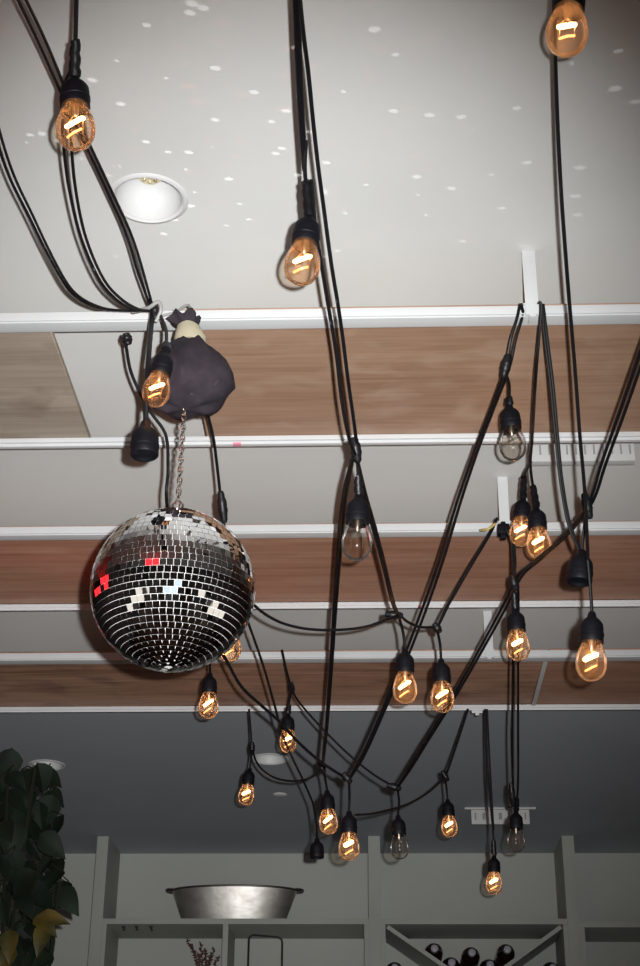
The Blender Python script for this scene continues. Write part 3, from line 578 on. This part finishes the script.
cable('long pair of cables from the right edge slanting down to the low clear bulb', [(660, 296, 2.18), (642, 346), (620, 410), (602, 462), (589, 502, 2.55), (566, 533), (536, 560), (517, 577, 2.98), (500, 611), (470, 666), (443, 713), (420, 750), (398, 786, 3.62)], double=.011, knots=[(587, 506, 2.55, 3, 13), (514, 583, 2.97, 2, 8), (394, 787, 3.62, 7, 2)])
cable('cable from the farthest rail, right of the ball, to the low clear bulb', [(282, 650, 3.92), (287, 672), (292, 689), (299, 702), (320, 726), (345, 751), (370, 772), (394, 787, 3.62)], knots=[(291.5, 688, 3.88, 1, 6)])
cable('sagging cable from the leftmost low bulb to the lower cluster', [(249, 709, 4.38), (251, 733), (252.5, 750, 4.34), (259, 766), (273, 777), (292, 781), (310, 778), (322, 768, 3.72)], knots=[(252, 748, 4.34, 0, 6)])
cable('sagging cable from the largest low bulb to the bulb left of the vent', [(354, 815, 3.42), (376, 813), (408, 804), (430, 791), (445, 777, 4.18)])
cable('short cable from the farthest rail to the bulb left of the vent', [(468, 709, 4.28), (460, 734), (452, 758), (445, 778, 4.18)], r=.0034, knots=[(445, 776, 4.18, 3, 5)])
cable('second thin cable from the farthest rail to the lowest bulb', [(487, 709, 4.25), (490, 770), (493.5, 830, 4.17)])
cable('left vertical cable from the slanting pair to the clear bulb before the vent', [(513, 585, 2.99), (513, 640), (512.5, 700), (511.5, 740), (513, 790, 3.92)], knots=[(512, 795, 3.93, 1, 12)])
cable('right vertical cable hanging behind the bulb on the slanting cables', [(518, 585, 3.02), (518.5, 620), (518, 660, 3.3)])
cable('twisted cable from the second hanger bar to the right middle bulb', [(497, 518, 3.24), (487, 537), (472, 562), (456, 590), (446, 608), (438, 626, 3.08)], r=.0026, double=.004)
cable('short cord from the plug on the middle rail to the slanting cables', [(504, 528, 3.2), (511, 538), (513, 556), (514, 578, 2.98)], double=.005)
# ties and the plug on the rails
bm = NB(); tube(bm, smooth_path([at(133, 312, 2.485), at(148, 308, 2.46), at(158, 302, 2.455), at(161, 310, 2.46), at(156, 322, 2.46)], 8), .0034, 8)
tag(link('cable_tie', bm, 'tie_grey', None), 'grey tie around the cable knot on the nearest rail', 'cable tie')
bm = NB(); tube(bm, smooth_path([at(481, 530, 3.2), at(488, 529, 3.18), at(495, 524, 3.19)], 6), .003, 8)
tag(link('cable_tie', bm, 'tie_yellow', None), 'yellow tie end on the middle rail beside the hanger bar', 'cable tie')
c = at(504, 530, 3.2); plug = thing('power_plug', c, 'black plug lying against the middle rail beside the overlapping bulbs', 'plug')
bm = NB(); box(bm, (-.014, -.01, -.012), (.012, .012, .012), .005); link('plug_body', bm, 'socket', plug)
bm = NB(); box(bm, (.008, -.006, -.008), (.020, .006, .004), .002); box(bm, (-.006, -.006, .008), (.004, .004, .018), .002); link('plug_pins', bm, 'socket', plug)
bm = NB(); box(bm, (-.008, -.006, -.022), (.004, .006, -.008), .003); link('strain_relief', bm, 'socket', plug)

# ------------------------------------------------------------------ patterned lamps added for the mirror ball's sparkle dots, and thin red beams
def speckle(name, loc, target, power, col, scale, thr, seed, angle):
    o = spot(name, loc, target, power, col, angle, .25, .0005); l = o.data; l.use_nodes = True; nt = l.node_tree; L = nt.links
    em = next(n for n in nt.nodes if n.type == 'EMISSION')
    tc = nt.nodes.new('ShaderNodeTexCoord'); mp = nt.nodes.new('ShaderNodeMapping'); mp.inputs['Location'].default_value = (seed, seed * 2, seed * .7)
    vo = nt.nodes.new('ShaderNodeTexVoronoi'); vo.inputs['Scale'].default_value = scale; mp.inputs['Scale'].default_value = (.55, 1, 1.1)
    lt = nt.nodes.new('ShaderNodeMath'); lt.operation = 'LESS_THAN'; lt.inputs[1].default_value = thr
    L.new(tc.outputs['Normal'], mp.inputs[0]); L.new(mp.outputs[0], vo.inputs['Vector']); L.new(vo.outputs['Distance'], lt.inputs[0]); L.new(lt.outputs[0], em.inputs['Strength']); return o
GL = BALL + Vector((0, -.12, .09))
speckle('ball_sparkle', GL, GL + Vector((.12, -.45, .62)), 7.5, (1, 1, 1), 22, .15, 3.1, 120)
speckle('ball_red_sparkle', GL + Vector((0, -.01, .01)), GL + Vector((.1, -.45, .62)), 1.8, (1, .15, .12), 17, .17, 7.7, 120)
spot('red_thin_beam', (-1.15, .52, .97), at_z(166, 697, HR + .017), 5, (1, .02, .03), .8, 1.0, .004)
